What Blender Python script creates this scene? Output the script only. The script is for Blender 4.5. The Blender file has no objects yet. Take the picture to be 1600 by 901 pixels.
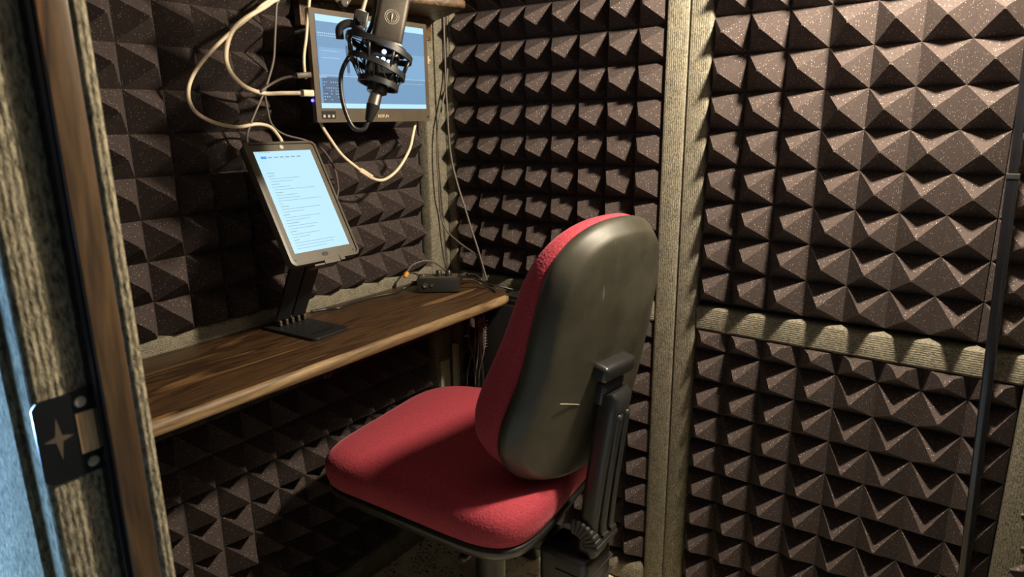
import bpy, bmesh, math, random
from mathutils import Vector, Matrix
from math import pi, sin, cos, radians
random.seed(7)
SC = bpy.context.scene
COL = SC.collection
P = 0.0714                      # one foam pyramid pitch in metres; positions below are given in pitches
def U(x, y, z):                 # pitches (origin on the far wall) -> metres, floor at z = 0
    return Vector(((x + 2.2) * P, y * P, (z + 11.3) * P))

# ------------------------------------------------------------------ camera
cam_d = bpy.data.cameras.new('camera')
cam = bpy.data.objects.new('camera', cam_d); COL.objects.link(cam)
yaw, pitch, roll = -0.6317346, -0.2490424, -0.0121948
fw = Vector((sin(yaw) * cos(pitch), cos(yaw) * cos(pitch), sin(pitch)))
rt = Vector((cos(yaw), -sin(yaw), 0)); up = rt.cross(fw)
r2 = rt * cos(roll) + up * sin(roll); u2 = -rt * sin(roll) + up * cos(roll)
M = Matrix.Identity(4)
for i in range(3):
    M[i][0] = r2[i]; M[i][1] = u2[i]; M[i][2] = -fw[i]
M.translation = U(14.634, -18.992, 4.4209)
cam.matrix_world = M
cam_d.sensor_width = 36; cam_d.lens = 36 * 1042.611 / 1600
cam_d.clip_start = 0.02; cam_d.clip_end = 50
cam_d.dof.use_dof = True; cam_d.dof.focus_distance = 1.35; cam_d.dof.aperture_fstop = 7.0
SC.camera = cam
SC.view_settings.view_transform = 'Standard'; SC.view_settings.look = 'None'
SC.view_settings.gamma = 1; SC.view_settings.use_curve_mapping = False
SC.view_settings.exposure = 0.0

# ------------------------------------------------------------------ world and lights
wd = bpy.data.worlds.new('world'); SC.world = wd; wd.use_nodes = True
wd.node_tree.nodes['Background'].inputs[0].default_value = (0.75, 0.85, 1.0, 1)
wd.node_tree.nodes['Background'].inputs[1].default_value = 0.012

def light(name, kind, loc, energy, color, size=0.05, target=None, size_y=None, spread=None):
    d = bpy.data.lights.new(name, kind); d.energy = energy; d.color = color
    o = bpy.data.objects.new(name, d); COL.objects.link(o); o.location = loc
    if kind == 'AREA':
        d.size = size
        if size_y: d.shape = 'RECTANGLE'; d.size_y = size_y
        if spread: d.spread = spread
    else: d.shadow_soft_size = size
    if target is not None:
        o.rotation_euler = (target - loc).to_track_quat('-Z', 'Y').to_euler()
    return o
LAMP = U(13.7, -4.6, 10.8)
light('booth_lamp_light', 'POINT', LAMP, 96.0, (1.0, 0.86, 0.66), 0.045)
light('window_daylight', 'AREA', U(-7, -21.2, 1), 75.0, (0.27, 0.55, 1.0), 0.35, U(5.5, -16.8, 0), 0.8)

# ------------------------------------------------------------------ material helpers
def newmat(name):
    m = bpy.data.materials.new(name); m.use_nodes = True
    nt = m.node_tree; b = nt.nodes['Principled BSDF']
    return m, nt, b
def N(nt, typ, **kw):
    n = nt.nodes.new(typ)
    for k, v in kw.items(): setattr(n, k, v)
    return n
def L(nt, a, b): nt.links.new(a, b)
def coords(nt, scale=(1, 1, 1), rot=(0, 0, 0)):
    t = N(nt, 'ShaderNodeTexCoord'); mp = N(nt, 'ShaderNodeMapping')
    mp.inputs['Scale'].default_value = scale; mp.inputs['Rotation'].default_value = rot
    L(nt, t.outputs['Object'], mp.inputs['Vector']); return mp.outputs[0]
def noise(nt, vec, scale, detail=3, rough=0.5):
    n = N(nt, 'ShaderNodeTexNoise'); n.inputs['Scale'].default_value = scale
    n.inputs['Detail'].default_value = detail; n.inputs['Roughness'].default_value = rough
    L(nt, vec, n.inputs['Vector']); return n.outputs['Fac']
def ramp(nt, fac, stops):
    r = N(nt, 'ShaderNodeValToRGB'); e = r.color_ramp.elements
    while len(e) < len(stops): e.new(0.5)
    for i, (p, c) in enumerate(stops):
        e[i].position = p; e[i].color = (*c, 1)
    L(nt, fac, r.inputs[0]); return r.outputs[0]
def mix(nt, fac, a, b, mode='MIX'):
    n = N(nt, 'ShaderNodeMix', data_type='RGBA', blend_type=mode)
    for s, v in ((n.inputs[0], fac), (n.inputs[6], a), (n.inputs[7], b)):
        if hasattr(v, 'node'): L(nt, v, s)
        elif isinstance(v, tuple): s.default_value = (*v, 1)
        else: s.default_value = v
    return n.outputs[2]
def bump(nt, b, h, strength, dist=0.001):
    n = N(nt, 'ShaderNodeBump'); n.inputs['Strength'].default_value = strength; n.inputs['Distance'].default_value = dist
    L(nt, h, n.inputs['Height']); L(nt, n.outputs[0], b.inputs['Normal'])
def plain(name, col, rough=0.5, metal=0.0, spec=0.5, nz=0.0, nscale=200):
    m, nt, b = newmat(name)
    b.inputs['Roughness'].default_value = rough; b.inputs['Metallic'].default_value = metal
    b.inputs['Specular IOR Level'].default_value = spec
    v = coords(nt); f = noise(nt, v, nscale * 0.15, 4)
    c = ramp(nt, f, [(0.3, tuple(x * 0.85 for x in col)), (0.7, tuple(min(1, x * 1.12) for x in col))])
    L(nt, c, b.inputs['Base Color'])
    if nz: bump(nt, b, noise(nt, v, nscale, 3), nz, 0.0006)
    return m
def emis(name, col, strength):
    m, nt, b = newmat(name)
    b.inputs['Base Color'].default_value = (0.01, 0.01, 0.01, 1); b.inputs['Roughness'].default_value = 0.25
    b.inputs['Emission Color'].default_value = (*col, 1); b.inputs['Emission Strength'].default_value = strength
    return m

def foam_mat():
    m, nt, b = newmat('charcoal_foam'); v = coords(nt)
    base = ramp(nt, noise(nt, v, 420, 3, 0.7), [(0.3, (0.0330, 0.0248, 0.0230)), (0.72, (0.0800, 0.0600, 0.0555))])
    vo = N(nt, 'ShaderNodeTexVoronoi'); vo.inputs['Scale'].default_value = 330; L(nt, v, vo.inputs['Vector'])
    vo.inputs['Randomness'].default_value = 1
    # only some of the cells carry a bright grain
    sel = N(nt, 'ShaderNodeSeparateColor'); L(nt, vo.outputs['Color'], sel.inputs[0])
    gt = N(nt, 'ShaderNodeMath', operation='GREATER_THAN'); L(nt, sel.outputs[0], gt.inputs[0]); gt.inputs[1].default_value = 0.80
    lt = N(nt, 'ShaderNodeMath', operation='LESS_THAN'); L(nt, vo.outputs['Distance'], lt.inputs[0]); lt.inputs[1].default_value = 0.26
    mu = N(nt, 'ShaderNodeMath', operation='MULTIPLY'); L(nt, gt.outputs[0], mu.inputs[0]); L(nt, lt.outputs[0], mu.inputs[1])
    L(nt, mix(nt, mu.outputs[0], base, (0.36, 0.30, 0.27)), b.inputs['Base Color'])
    b.inputs['Roughness'].default_value = 0.9; b.inputs['Specular IOR Level'].default_value = 0.25
    bump(nt, b, noise(nt, v, 500, 4, 0.7), 0.55, 0.0012)
    return m
def carpet_mat(name, ribaxis, tint=(1, 1, 1), rib=0.0042, dark=(0.070, 0.066, 0.050), light_=(0.36, 0.325, 0.245), nsc=620):
    m, nt, b = newmat(name); v = coords(nt)
    d = tuple(a * t for a, t in zip(dark, tint)); l = tuple(a * t for a, t in zip(light_, tint))
    st = {'Z': (1, 1, .35), 'X': (.35, 1, 1), 'Y': (1, .35, 1)}[ribaxis]
    vs = coords(nt, st)
    n1 = noise(nt, vs, nsc, 3, 0.75)
    n2 = noise(nt, v, 45, 3)
    c = ramp(nt, n1, [(0.33, d), (0.62, l)])
    c2 = ramp(nt, n2, [(0.3, (0.8, 0.8, 0.8)), (0.7, (1.05, 1.05, 1.05))])
    c = mix(nt, 1.0, c, c2, 'MULTIPLY')
    L(nt, c, b.inputs['Base Color']); b.inputs['Roughness'].default_value = 1; b.inputs['Specular IOR Level'].default_value = 0.1
    sx = N(nt, 'ShaderNodeSeparateXYZ'); L(nt, v, sx.inputs[0])
    if ribaxis == 'Z':
        a = N(nt, 'ShaderNodeMath', operation='ADD'); L(nt, sx.outputs[0], a.inputs[0]); L(nt, sx.outputs[1], a.inputs[1]); src = a.outputs[0]
    else: src = sx.outputs[2]
    k = N(nt, 'ShaderNodeMath', operation='MULTIPLY'); L(nt, src, k.inputs[0]); k.inputs[1].default_value = 2 * pi / rib
    s = N(nt, 'ShaderNodeMath', operation='SINE'); L(nt, k.outputs[0], s.inputs[0])
    h = N(nt, 'ShaderNodeMath', operation='MULTIPLY_ADD'); L(nt, n1, h.inputs[0]); h.inputs[1].default_value = 7.0; L(nt, s.outputs[0], h.inputs[2])
    bump(nt, b, h.outputs[0], 0.6, 0.0007)
    return m
def wood_mat(name, dark, midc, light_, axis='Y', rough=0.38, sc=1.0):
    m, nt, b = newmat(name)
    s = {'Y': (9, 1.0, 9), 'Z': (9, 9, .8), 'X': (1, 9, 9)}[axis]
    v = coords(nt, tuple(x * sc for x in s))
    n0 = N(nt, 'ShaderNodeTexNoise'); n0.inputs['Scale'].default_value = 2.2; n0.inputs['Detail'].default_value = 5
    n0.inputs['Distortion'].default_value = 1.4; L(nt, v, n0.inputs['Vector'])
    c = ramp(nt, n0.outputs['Fac'], [(0.30, dark), (0.48, midc), (0.57, dark), (0.68, light_)])
    v2 = coords(nt, tuple(x * sc * 5 for x in s)); f = noise(nt, v2, 6, 4, 0.6)
    c = mix(nt, 0.55, c, ramp(nt, f, [(0.3, (0.45, 0.45, 0.45)), (0.7, (1.25, 1.25, 1.25))]), 'MULTIPLY')
    L(nt, c, b.inputs['Base Color']); b.inputs['Roughness'].default_value = rough
    b.inputs['Specular IOR Level'].default_value = 0.45
    bump(nt, b, f, 0.25, 0.0006)
    return m

MT = {}
MT['foam'] = foam_mat()
MT['carpet_v'] = carpet_mat('ribbed_carpet_upright', 'Z')
MT['carpet_h'] = carpet_mat('ribbed_carpet_level', 'X')
MT['carpet_jamb'] = carpet_mat('coarse_carpet', 'Z', (1.0, 0.97, 0.9), 0.0052, nsc=300)
MT['desk'] = wood_mat('stained_pine', (0.0310, 0.0161, 0.0081), (0.0713, 0.0384, 0.0174), (0.1860, 0.1023, 0.0434), 'Y', 0.36)
MT['deskedge'] = wood_mat('pale_pine_edge', (0.1200, 0.0720, 0.0330), (0.2160, 0.1380, 0.0660), (0.2880, 0.1860, 0.0900), 'Y', 0.55)  # paler pine for the rounded front edge
MT['shelfwood'] = wood_mat('shelf_pine', (0.06, 0.035, 0.02), (0.16, 0.10, 0.05), (0.30, 0.2, 0.1), 'X', 0.4)
MT['doorwood'] = wood_mat('door_frame_wood', (0.035, 0.024, 0.016), (0.10, 0.06, 0.03), (0.40, 0.18, 0.07), 'Z', 0.28, 0.9)
MT['black'] = plain('black_plastic', (0.018, 0.018, 0.018), 0.35, nz=0.1, nscale=900)
MT['blackgloss'] = plain('glossy_black', (0.008, 0.008, 0.010), 0.12, nz=0)
MT['darkmetal'] = plain('black_powder_coat', (0.012, 0.013, 0.014), 0.42, 0.0, nz=0.15, nscale=1500)
MT['rubber'] = plain('black_rubber', (0.02, 0.018, 0.017), 0.55, nz=0.2, nscale=700)
MT['bezel'] = plain('dark_bezel', (0.075, 0.056, 0.038), 0.5)
MT['case'] = plain('tablet_case', (0.081, 0.069, 0.051), 0.42)
MT['caserim'] = plain('tablet_case_rim', (0.051, 0.047, 0.037), 0.45)
MT['steel'] = plain('steel', (0.55, 0.5, 0.45), 0.3, 1.0)
MT['greymetal'] = plain('grey_metal', (0.42, 0.38, 0.30), 0.55, 0.3)
MT['palesteel'] = plain('pale_painted_steel', (0.62, 0.56, 0.44), 0.6)
MT['whitecable'] = plain('cream_white_cable', (0.66, 0.54, 0.38), 0.45)
MT['greycable'] = plain('grey_cable', (0.112, 0.091, 0.077), 0.5)
MT['blackcable'] = plain('black_cable', (0.02, 0.019, 0.018), 0.38)
MT['orange'] = plain('orange_sleeve', (0.75, 0.30, 0.06), 0.5)
MT['micgrey'] = plain('mic_grille_grey', (0.060, 0.050, 0.040), 0.45, 0.5, nz=0.3, nscale=2500)
MT['cream'] = plain('cream_paint', (0.420, 0.348, 0.252), 0.4)
MT['strike'] = plain('strike_plate_black', (0.010, 0.011, 0.012), 0.22, 0.2)
MT['rawwood'] = wood_mat('bare_wood', (0.62, 0.40, 0.20), (0.75, 0.50, 0.27), (0.85, 0.60, 0.35), 'Z', 0.6)
MT['ceil'] = plain('dark_ceiling', (0.05, 0.045, 0.04), 0.95)
MT['lampglow'] = emis('lamp_bulb', (1.0, 0.72, 0.42), 6.0)

def fabric_red():
    m, nt, b = newmat('red_wool_fabric'); v = coords(nt)
    n = noise(nt, v, 480, 3, 0.7)
    c = ramp(nt, n, [(0.3, (0.24, 0.026, 0.040)), (0.7, (0.50, 0.068, 0.095))])
    L(nt, c, b.inputs['Base Color']); b.inputs['Roughness'].default_value = 0.85
    b.inputs['Specular IOR Level'].default_value = 0.2
    b.inputs['Sheen Weight'].default_value = 0.35; b.inputs['Sheen Roughness'].default_value = 0.4
    b.inputs['Sheen Tint'].default_value = (0.9, 0.3, 0.35, 1)
    vo = N(nt, 'ShaderNodeTexVoronoi'); vo.inputs['Scale'].default_value = 210; L(nt, v, vo.inputs['Vector'])
    bump(nt, b, vo.outputs['Distance'], 0.55, 0.0012)
    return m
MT['red'] = fabric_red()
def shell_mat():
    m, nt, b = newmat('scuffed_olive_black_plastic'); v = coords(nt)
    c = ramp(nt, noise(nt, v, 9, 6, 0.65), [(0.35, (0.0260, 0.0248, 0.0174)), (0.65, (0.0527, 0.0484, 0.0341))])
    sv = coords(nt, (1, 1, 0.12), (0.3, 0, 0.2))
    sc = noise(nt, sv, 110, 2, 0.4)
    c = mix(nt, ramp(nt, sc, [(0.70, (0, 0, 0)), (0.78, (0.35, 0.35, 0.35))]), c, (0.22, 0.20, 0.14))
    L(nt, c, b.inputs['Base Color'])
    L(nt, ramp(nt, noise(nt, v, 14, 4), [(0.3, (0.36,) * 3), (0.7, (0.55,) * 3)]), b.inputs['Roughness'])
    bump(nt, b, noise(nt, v, 1200, 2), 0.12, 0.0005)
    return m
MT['shell'] = shell_mat()
def floor_mat():
    m, nt, b = newmat('cream_terrazzo'); v = coords(nt)
    n = N(nt, 'ShaderNodeTexNoise'); n.inputs['Scale'].default_value = 150; n.inputs['Detail'].default_value = 2.5
    n.inputs['Distortion'].default_value = 1.6; L(nt, v, n.inputs['Vector'])
    c = ramp(nt, n.outputs['Fac'], [(0.42, (0.030, 0.024, 0.030)), (0.46, (0.84, 0.76, 0.55))])
    big = noise(nt, v, 16, 2)
    c = mix(nt, ramp(nt, big, [(0.52, (0, 0, 0)), (0.58, (1, 1, 1))]), c, (0.84, 0.77, 0.56))
    L(nt, c, b.inputs['Base Color']); b.inputs['Roughness'].default_value = 0.45
    return m
MT['floor'] = floor_mat()

# ------------------------------------------------------------------ mesh helpers
def link_mesh(name, bm, mats, parent=None, smooth=False, kind=None, sharp=None):
    me = bpy.data.meshes.new(name)
    bmesh.ops.recalc_face_normals(bm, faces=bm.faces)
    bm.to_mesh(me); bm.free()
    for m in (mats if isinstance(mats, (list, tuple)) else [mats]): me.materials.append(m)
    if smooth:
        for p in me.polygons: p.use_smooth = True
        if sharp is not None:
            me.set_sharp_from_angle(angle=radians(sharp))
    o = bpy.data.objects.new(name, me); COL.objects.link(o)
    if parent is not None:
        o.parent = parent
        o.matrix_parent_inverse = parent.matrix_world.inverted() if False else Matrix.Translation(-parent.location) if parent.type == 'EMPTY' and parent.parent is None else Matrix.Identity(4)
    if kind: o['kind'] = kind
    return o
# all part meshes are modelled in world metres; the parent Empty only carries a location
def thing(name, label, cat, loc, group=None):
    o = bpy.data.objects.new(name, None); COL.objects.link(o); o.location = loc; o.empty_display_size = 0.05
    o['label'] = label; o['category'] = cat
    if group: o['group'] = group
    return o
def tag(o, label, cat, group=None):
    o['label'] = label; o['category'] = cat
    if group: o['group'] = group
    return o
def add_box(bm, lo, hi, bev=0.0, seg=2, mi=0, mat=None):
    t = bmesh.new()
    bmesh.ops.create_cube(t, size=1)
    lo = Vector(lo); hi = Vector(hi); c = (lo + hi) / 2; d = hi - lo
    for v in t.verts: v.co = Vector((c[i] + v.co[i] * d[i] for i in range(3)))
    if bev: bmesh.ops.bevel(t, geom=t.edges[:], offset=bev, segments=seg, affect='EDGES', profile=0.5)
    merge(bm, t, mi, mat)
def merge(bm, t, mi=0, mat=None):
    if mat is not None: bmesh.ops.transform(t, matrix=mat, verts=t.verts)
    mp = {v: bm.verts.new(v.co) for v in t.verts}
    for f in t.faces:
        try:
            g = bm.faces.new([mp[v] for v in f.verts]); g.material_index = mi if mi is not None else f.material_index; g.smooth = f.smooth
        except ValueError: pass
    t.free()
def catmull(pts, n=8):
    pts = [Vector(p) for p in pts]
    if len(pts) < 3: return pts
    q = [pts[0] * 2 - pts[1]] + pts + [pts[-1] * 2 - pts[-2]]
    out = []
    for i in range(1, len(q) - 2):
        a, b, c, d = q[i - 1:i + 3]
        for k in range(n):
            t = k / n
            out.append(0.5 * ((2 * b) + (c - a) * t + (2 * a - 5 * b + 4 * c - d) * t * t + (3 * b - a - 3 * c + d) * t ** 3))
    out.append(pts[-1]); return out
def add_tube(bm, pts, r, seg=10, smoothpath=True, mi=0, caps=True, rfun=None):
    path = catmull(pts) if smoothpath else [Vector(p) for p in pts]
    n = len(path); rings = []; prev = None
    for i, p in enumerate(path):
        t = (path[min(i + 1, n - 1)] - path[max(i - 1, 0)]).normalized()
        if prev is None:
            a = Vector((0, 0, 1)) if abs(t.z) < 0.9 else Vector((1, 0, 0))
            nrm = t.cross(a).normalized()
        else:
            nrm = (prev - t * prev.dot(t)).normalized()
        prev = nrm; bn = t.cross(nrm)
        rr = rfun(i / (n - 1)) if rfun else r
        rings.append([bm.verts.new(p + (nrm * cos(2 * pi * k / seg) + bn * sin(2 * pi * k / seg)) * rr) for k in range(seg)])
    for a, b in zip(rings, rings[1:]):
        for k in range(seg):
            f = bm.faces.new((a[k], a[(k + 1) % seg], b[(k + 1) % seg], b[k])); f.smooth = True; f.material_index = mi
    if caps:
        for rg in (rings[0], rings[-1]):
            f = bm.faces.new(rg); f.material_index = mi
def add_cyl(bm, a, b, r, seg=24, r2=None, mi=0, bev=0.0):
    a = Vector(a); b = Vector(b); L_ = (b - a).length; r2 = r if r2 is None else r2
    if bev:
        t = (b - a).normalized()
        prof = [(a, r - bev), (a + t * bev, r), (b - t * bev, r2), (b, r2 - bev)]
    else: prof = [(a, r), (b, r2)]
    add_lathe(bm, prof, (b - a).normalized(), seg, mi)
def add_lathe(bm, prof, axis, seg=24, mi=0):   # prof = [(centre point, radius)]
    axis = Vector(axis).normalized(); q = Vector((0, 0, 1)).rotation_difference(axis)
    e1 = q @ Vector((1, 0, 0)); e2 = q @ Vector((0, 1, 0)); rings = []
    for c, r in prof:
        rings.append([bm.verts.new(Vector(c) + (e1 * cos(2 * pi * k / seg) + e2 * sin(2 * pi * k / seg)) * r) for k in range(seg)])
    for a, b in zip(rings, rings[1:]):
        for k in range(seg):
            f = bm.faces.new((a[k], a[(k + 1) % seg], b[(k + 1) % seg], b[k])); f.smooth = True; f.material_index = mi
    for rg in (rings[0], rings[-1]): bm.faces.new(rg).material_index = mi
def add_prism(bm, outline, frame, depth, bev=0.0, mi=0, seg=2):
    """outline: 2D points; frame: (origin, ex, ey, ez); extruded along ez by depth"""
    o, ex, ey, ez = [Vector(v) for v in frame]
    t = bmesh.new()
    lo = [t.verts.new(o + ex * a + ey * b) for a, b in outline]
    f = t.faces.new(lo)
    r = bmesh.ops.extrude_face_region(t, geom=[f])
    vs = [g for g in r['geom'] if isinstance(g, bmesh.types.BMVert)]
    bmesh.ops.translate(t, verts=vs, vec=ez * depth)
    if bev:
        caps = [e for e in t.edges if any(len(g.verts) == len(outline) for g in e.link_faces)] if len(outline) != 4 else t.edges[:]
        bmesh.ops.bevel(t, geom=caps, offset=bev, segments=seg, affect='EDGES', profile=0.5)
    merge(bm, t, mi)
def rrect(w, h, r, seg=6, cx=0, cy=0):
    pts = []
    for sx, sy, a0 in ((1, 1, 0), (-1, 1, 90), (-1, -1, 180), (1, -1, 270)):
        for k in range(seg + 1):
            a = radians(a0 + 90 * k / seg)
            pts.append((cx + sx * (w / 2 - r) + r * cos(a), cy + sy * (h / 2 - r) + r * sin(a)))
    return pts

# ------------------------------------------------------------------ the room
H = 17.5        # booth ceiling height in pitches above the desk datum
def structure(name, bm, mat, smooth=False): return link_mesh(name, bm, mat, None, smooth, 'structure')
bm = bmesh.new(); add_box(bm, U(-14, -34, -12.3), U(30, 1.2, -11.3)); structure('floor', bm, MT['floor'])
bm = bmesh.new(); add_box(bm, U(-2.9, -16.4, H), U(17.1, 1.0, H + .5)); structure('ceiling', bm, MT['ceil'])
wallm = plain('wall_board', (0.05, 0.045, 0.04), 0.9)
bm = bmesh.new(); add_box(bm, U(-2.9, 0.22, -11.3), U(17.3, 0.9, H)); structure('wall_back', bm, wallm)
bm = bmesh.new(); add_box(bm, U(-2.9, -16.4, -11.3), U(-2.42, .22, H)); structure('wall_left', bm, wallm)
bm = bmesh.new(); add_box(bm, U(16.62, -16.4, -11.3), U(17.3, .22, H)); structure('wall_right', bm, wallm)
bm = bmesh.new(); add_box(bm, U(-9, -16.6, -11.3), U(5.9, -15.52, H)); add_box(bm, U(5.9, -16.6, 13.6), U(17.3, -15.42, H)); structure('wall_front', bm, wallm)

FP = 0.30     # how far the carpeted frame stands proud of the foam valleys
trim_no = [0]
def trim(lo, hi, mat, bev=0.006):
    trim_no[0] += 1
    bm = bmesh.new(); add_box(bm, U(*lo), U(*hi), bev, 3)
    o = link_mesh('trim_%d' % trim_no[0], bm, mat, None, True, 'structure', 50); return o
V, Hh = MT['carpet_v'], MT['carpet_h']
# back wall frames (y = 0 is the valley plane of the foam)
FL = -11.3
trim((-2.2 + .02, -FP, FL), (-1.55, .22, H), V)                # corner post
trim((6.42, -FP, FL), (7.095, .22, H), V)
trim((7.105, -FP, FL), (7.74, .22, H), V)
trim((15.70, -FP, FL), (16.35, .22, H), V)
trim((-1.55, -FP, -1.78), (6.42, .22, -1.12), Hh)
trim((7.74, -FP, -1.78), (15.70, .22, -1.05), Hh)
trim((-1.55, -FP - .25, FL), (6.42, .22, -10.55), Hh, 0.012)
trim((7.74, -FP, FL), (15.70, .22, -10.55), Hh)
# left wall frames (x = -2.2 is the valley plane)
trim((-2.42, -1.30, FL), (-2.2 + FP, -FP - .002, H), V)
trim((-2.42, -15.4, -1.9), (-2.2 + FP, -1.30, -.82), MT['carpet_h'])
trim((-2.42, -15.4, FL), (-1.5, -1.30, -10.4), MT['carpet_h'], 0.012)
trim((-2.42, -15.4, -.98), (-2.2 + FP, -14.8, H), V)
# right wall frame
trim((16.36, -.95, FL), (16.62, -.002, H), V)
trim((16.36, -15.4, -1.78), (16.62, -.95, -1.1), Hh)

# ------------------------------------------------------------------ foam panels
def foam_panel(label, frame, u0, nu, v0, nv, crop, pu=1.0, pv=1.0, h=0.832, group='charcoal pyramid foam panels on the booth walls'):
    """frame(u, v, w) -> world; u, v along the wall, w out of it; first pyramid cell starts at u0, v0"""
    rnd = random.Random(int(u0 * 100 + v0 * 7 + nu))
    bm = bmesh.new()
    g = {}
    for i in range(nu + 1):
        for j in range(nv + 1):
            g[i, j] = bm.verts.new((u0 + i * pu, v0 + j * pv, rnd.uniform(-.01, .015)))
    for i in range(nu):
        for j in range(nv):
            cx, cy = u0 + (i + .5) * pu + rnd.uniform(-.015, .015), v0 + (j + .5) * pv + rnd.uniform(-.015, .015)
            hh = h * rnd.uniform(.965, 1.0); k = 0.022
            top = [bm.verts.new((cx + a * k, cy + b * k, hh)) for a, b in ((-1, -1), (1, -1), (1, 1), (-1, 1))]
            c = [g[i, j], g[i + 1, j], g[i + 1, j + 1], g[i, j + 1]]
            # a faint sag half way up each ridge keeps the foam from looking machined
            mid = []
            for q in range(4):
                m_ = c[q].co.lerp(top[q].co, .5); m_.z -= .012; mid.append(bm.verts.new(m_))
            for q in range(4):
                n_ = (q + 1) % 4
                bm.faces.new((c[q], c[n_], mid[n_], mid[q])); bm.faces.new((mid[q], mid[n_], top[n_], top[q]))
            bm.faces.new(top)
    ulo, uhi, vlo, vhi = crop
    for co, no in (((ulo, 0, 0), (-1, 0, 0)), ((uhi, 0, 0), (1, 0, 0)), ((0, vlo, 0), (0, -1, 0)), ((0, vhi, 0), (0, 1, 0))):
        bmesh.ops.bisect_plane(bm, geom=bm.verts[:] + bm.edges[:] + bm.faces[:], plane_co=co, plane_no=no, clear_outer=True)
    bed = [e for e in bm.edges if e.is_boundary]
    r = bmesh.ops.extrude_edge_only(bm, edges=bed)
    nv_ = [x for x in r['geom'] if isinstance(x, bmesh.types.BMVert)]
    for v in nv_: v.co.z = -.18
    be = [e for e in bm.edges if e.is_boundary]
    bmesh.ops.contextual_create(bm, geom=be)
    for v in bm.verts: v.co = frame(*v.co)
    o = link_mesh('acoustic_foam_panel', bm, MT['foam'])
    tag(o, label, 'foam panel', group); return o
back = lambda u, v, w: U(u, -w, v)
left = lambda u, v, w: U(-2.2 + w, u, v)
right = lambda u, v, w: U(16.42 - w, u, v)
T = H - .4
foam_panel('pyramid foam panel above the desk end, between the corner and the two carpet posts', back, -1.553, 8, 7.959 - 9 - .0, 18, (-1.53, 6.44, -1.10, T))
foam_panel('large pyramid foam panel right of the carpet posts, above the carpet rail', back, 7.68, 7, 7.046 - 8, 18, (7.76, 14.66, -1.03, T))
foam_panel('narrow strip of pyramid foam above the rail, beyond the black pole', back, 14.68, 2, 7.046 - 8, 18, (14.68, 15.68, -1.03, T))
foam_panel('pyramid foam panel low on the wall directly behind the chair back and bar', back, -1.553, 8, -10.45, 9, (-1.53, 6.40, -10.5, -1.80))
foam_panel('large pyramid foam panel right of the carpet posts, below the carpet rail', back, 7.68, 9, -10.45, 9, (7.76, 15.68, -10.5, -1.80), 1.0, 1.0)
foam_panel('pyramid foam panel on the wall behind the monitor and tablet', left, -2.1485 - 13.5 * .9575, 14, 3.654 + .513 - 1.027 * 5, 18, (-14.78, -1.32, -.80, T), .9575, 1.0269)
foam_panel('pyramid foam panel on the wall in the shade under the desk', left, -2.1485 - 13.5 * .9575, 14, -6.05 + .49 - .98 * 5, 9, (-14.78, -1.32, -10.38, -1.92), .9575, .98)
foam_panel('foam panel whose pyramid tips show at the lower right edge', right, -15, 9, -10.4, 9, (-14.9, -6.2, -10.5, -1.8))

# ------------------------------------------------------------------ doorway at the left edge of the picture
XJ = 6.6
XC = XJ - .2                  # carpeted face; the wooden stop stands proud of it
trim((5.9, -16.64, FL), (XC, -16.03, 13.2), MT['carpet_jamb'], 0.006)     # carpet over the latch side
trim((5.9, -16.075, FL), (XJ - .05, -16.0, 13.2), MT['blackgloss'], 0.0005)  # black strip stands in for the unlit side face of the stop
trim((5.9, -16.01, FL), (XJ, -15.69, 13.2), MT['doorwood'], 0.0015)
trim((5.9, -15.685, FL), (XJ + .02, -15.52, 13.2), MT['carpet_jamb'], 0.004)
trim((1.0, -16.67, FL), (5.89, -16.605, 13.2), MT['carpet_jamb'], 0.008)
# front wall foam on the inside is not in view; a header closes the doorway
trim((6.5, -16.95, 13.0), (16.4, -15.36, 13.6), Hh)

# strike plate
ft = XC; CZ = .96
t = thing('strike_plate', 'black metal latch strike plate screwed to the carpeted door jamb at lower left', 'strike plate', U(ft, -16.3, CZ))
def jp(y, z, w=0.0): return U(ft + w, y, z)
bm = bmesh.new()
out = []
cy, cz = -16.29, CZ
for a, b in rrect(.68, 1.02, .09, 5): out.append((a, b))
# outer lip bulges past the edge of the jamb
out2 = []
for a, b in out:
    if a < -.2: a -= .10 * (1 - (b / .55) ** 2)
    out2.append((a * P, b * P))
add_prism(bm, out2, (U(ft + .005, cy, cz), (0, 1, 0), (0, 0, 1), (1, 0, 0)), .022 * P, 0)
link_mesh('plate', bm, MT['strike'], t)
bm = bmesh.new(); add_box(bm, jp(cy + .03, cz - .25, .02), jp(cy + .24, cz + .25, .034)); o = link_mesh('latch_hole', bm, MT['rawwood'], t); o['label'] = 'bare wood showing in the latch hole'
for yy, zz in ((cy + .10, cz + .38), (cy + .13, cz - .38)):
    bm = bmesh.new(); add_cyl(bm, jp(yy, zz, .02), jp(yy, zz, .05), .072 * P, 16, .055 * P); add_box(bm, jp(yy - .05, zz - .008, .05), jp(yy + .05, zz + .008, .053)); link_mesh('screw', bm, MT['greymetal'], t)

bm = bmesh.new()
st = []
for k in range(8):
    q = 2 * pi * k / 8; rr = (.26 if k % 4 == 2 or k % 4 == 0 and False else (.15 if k % 2 == 0 else .05)); st.append((rr * cos(q) * P, rr * sin(q) * P))
add_prism(bm, st, (jp(cy - .17, cz + .02, .026), (0, 1, 0), (0, 0, 1), (1, 0, 0)), .006 * P); o = link_mesh('star_mark', bm, MT['bezel'], t); o['label'] = 'dull star shaped mark'  # thin brown-grey star on the face of the plate
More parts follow.
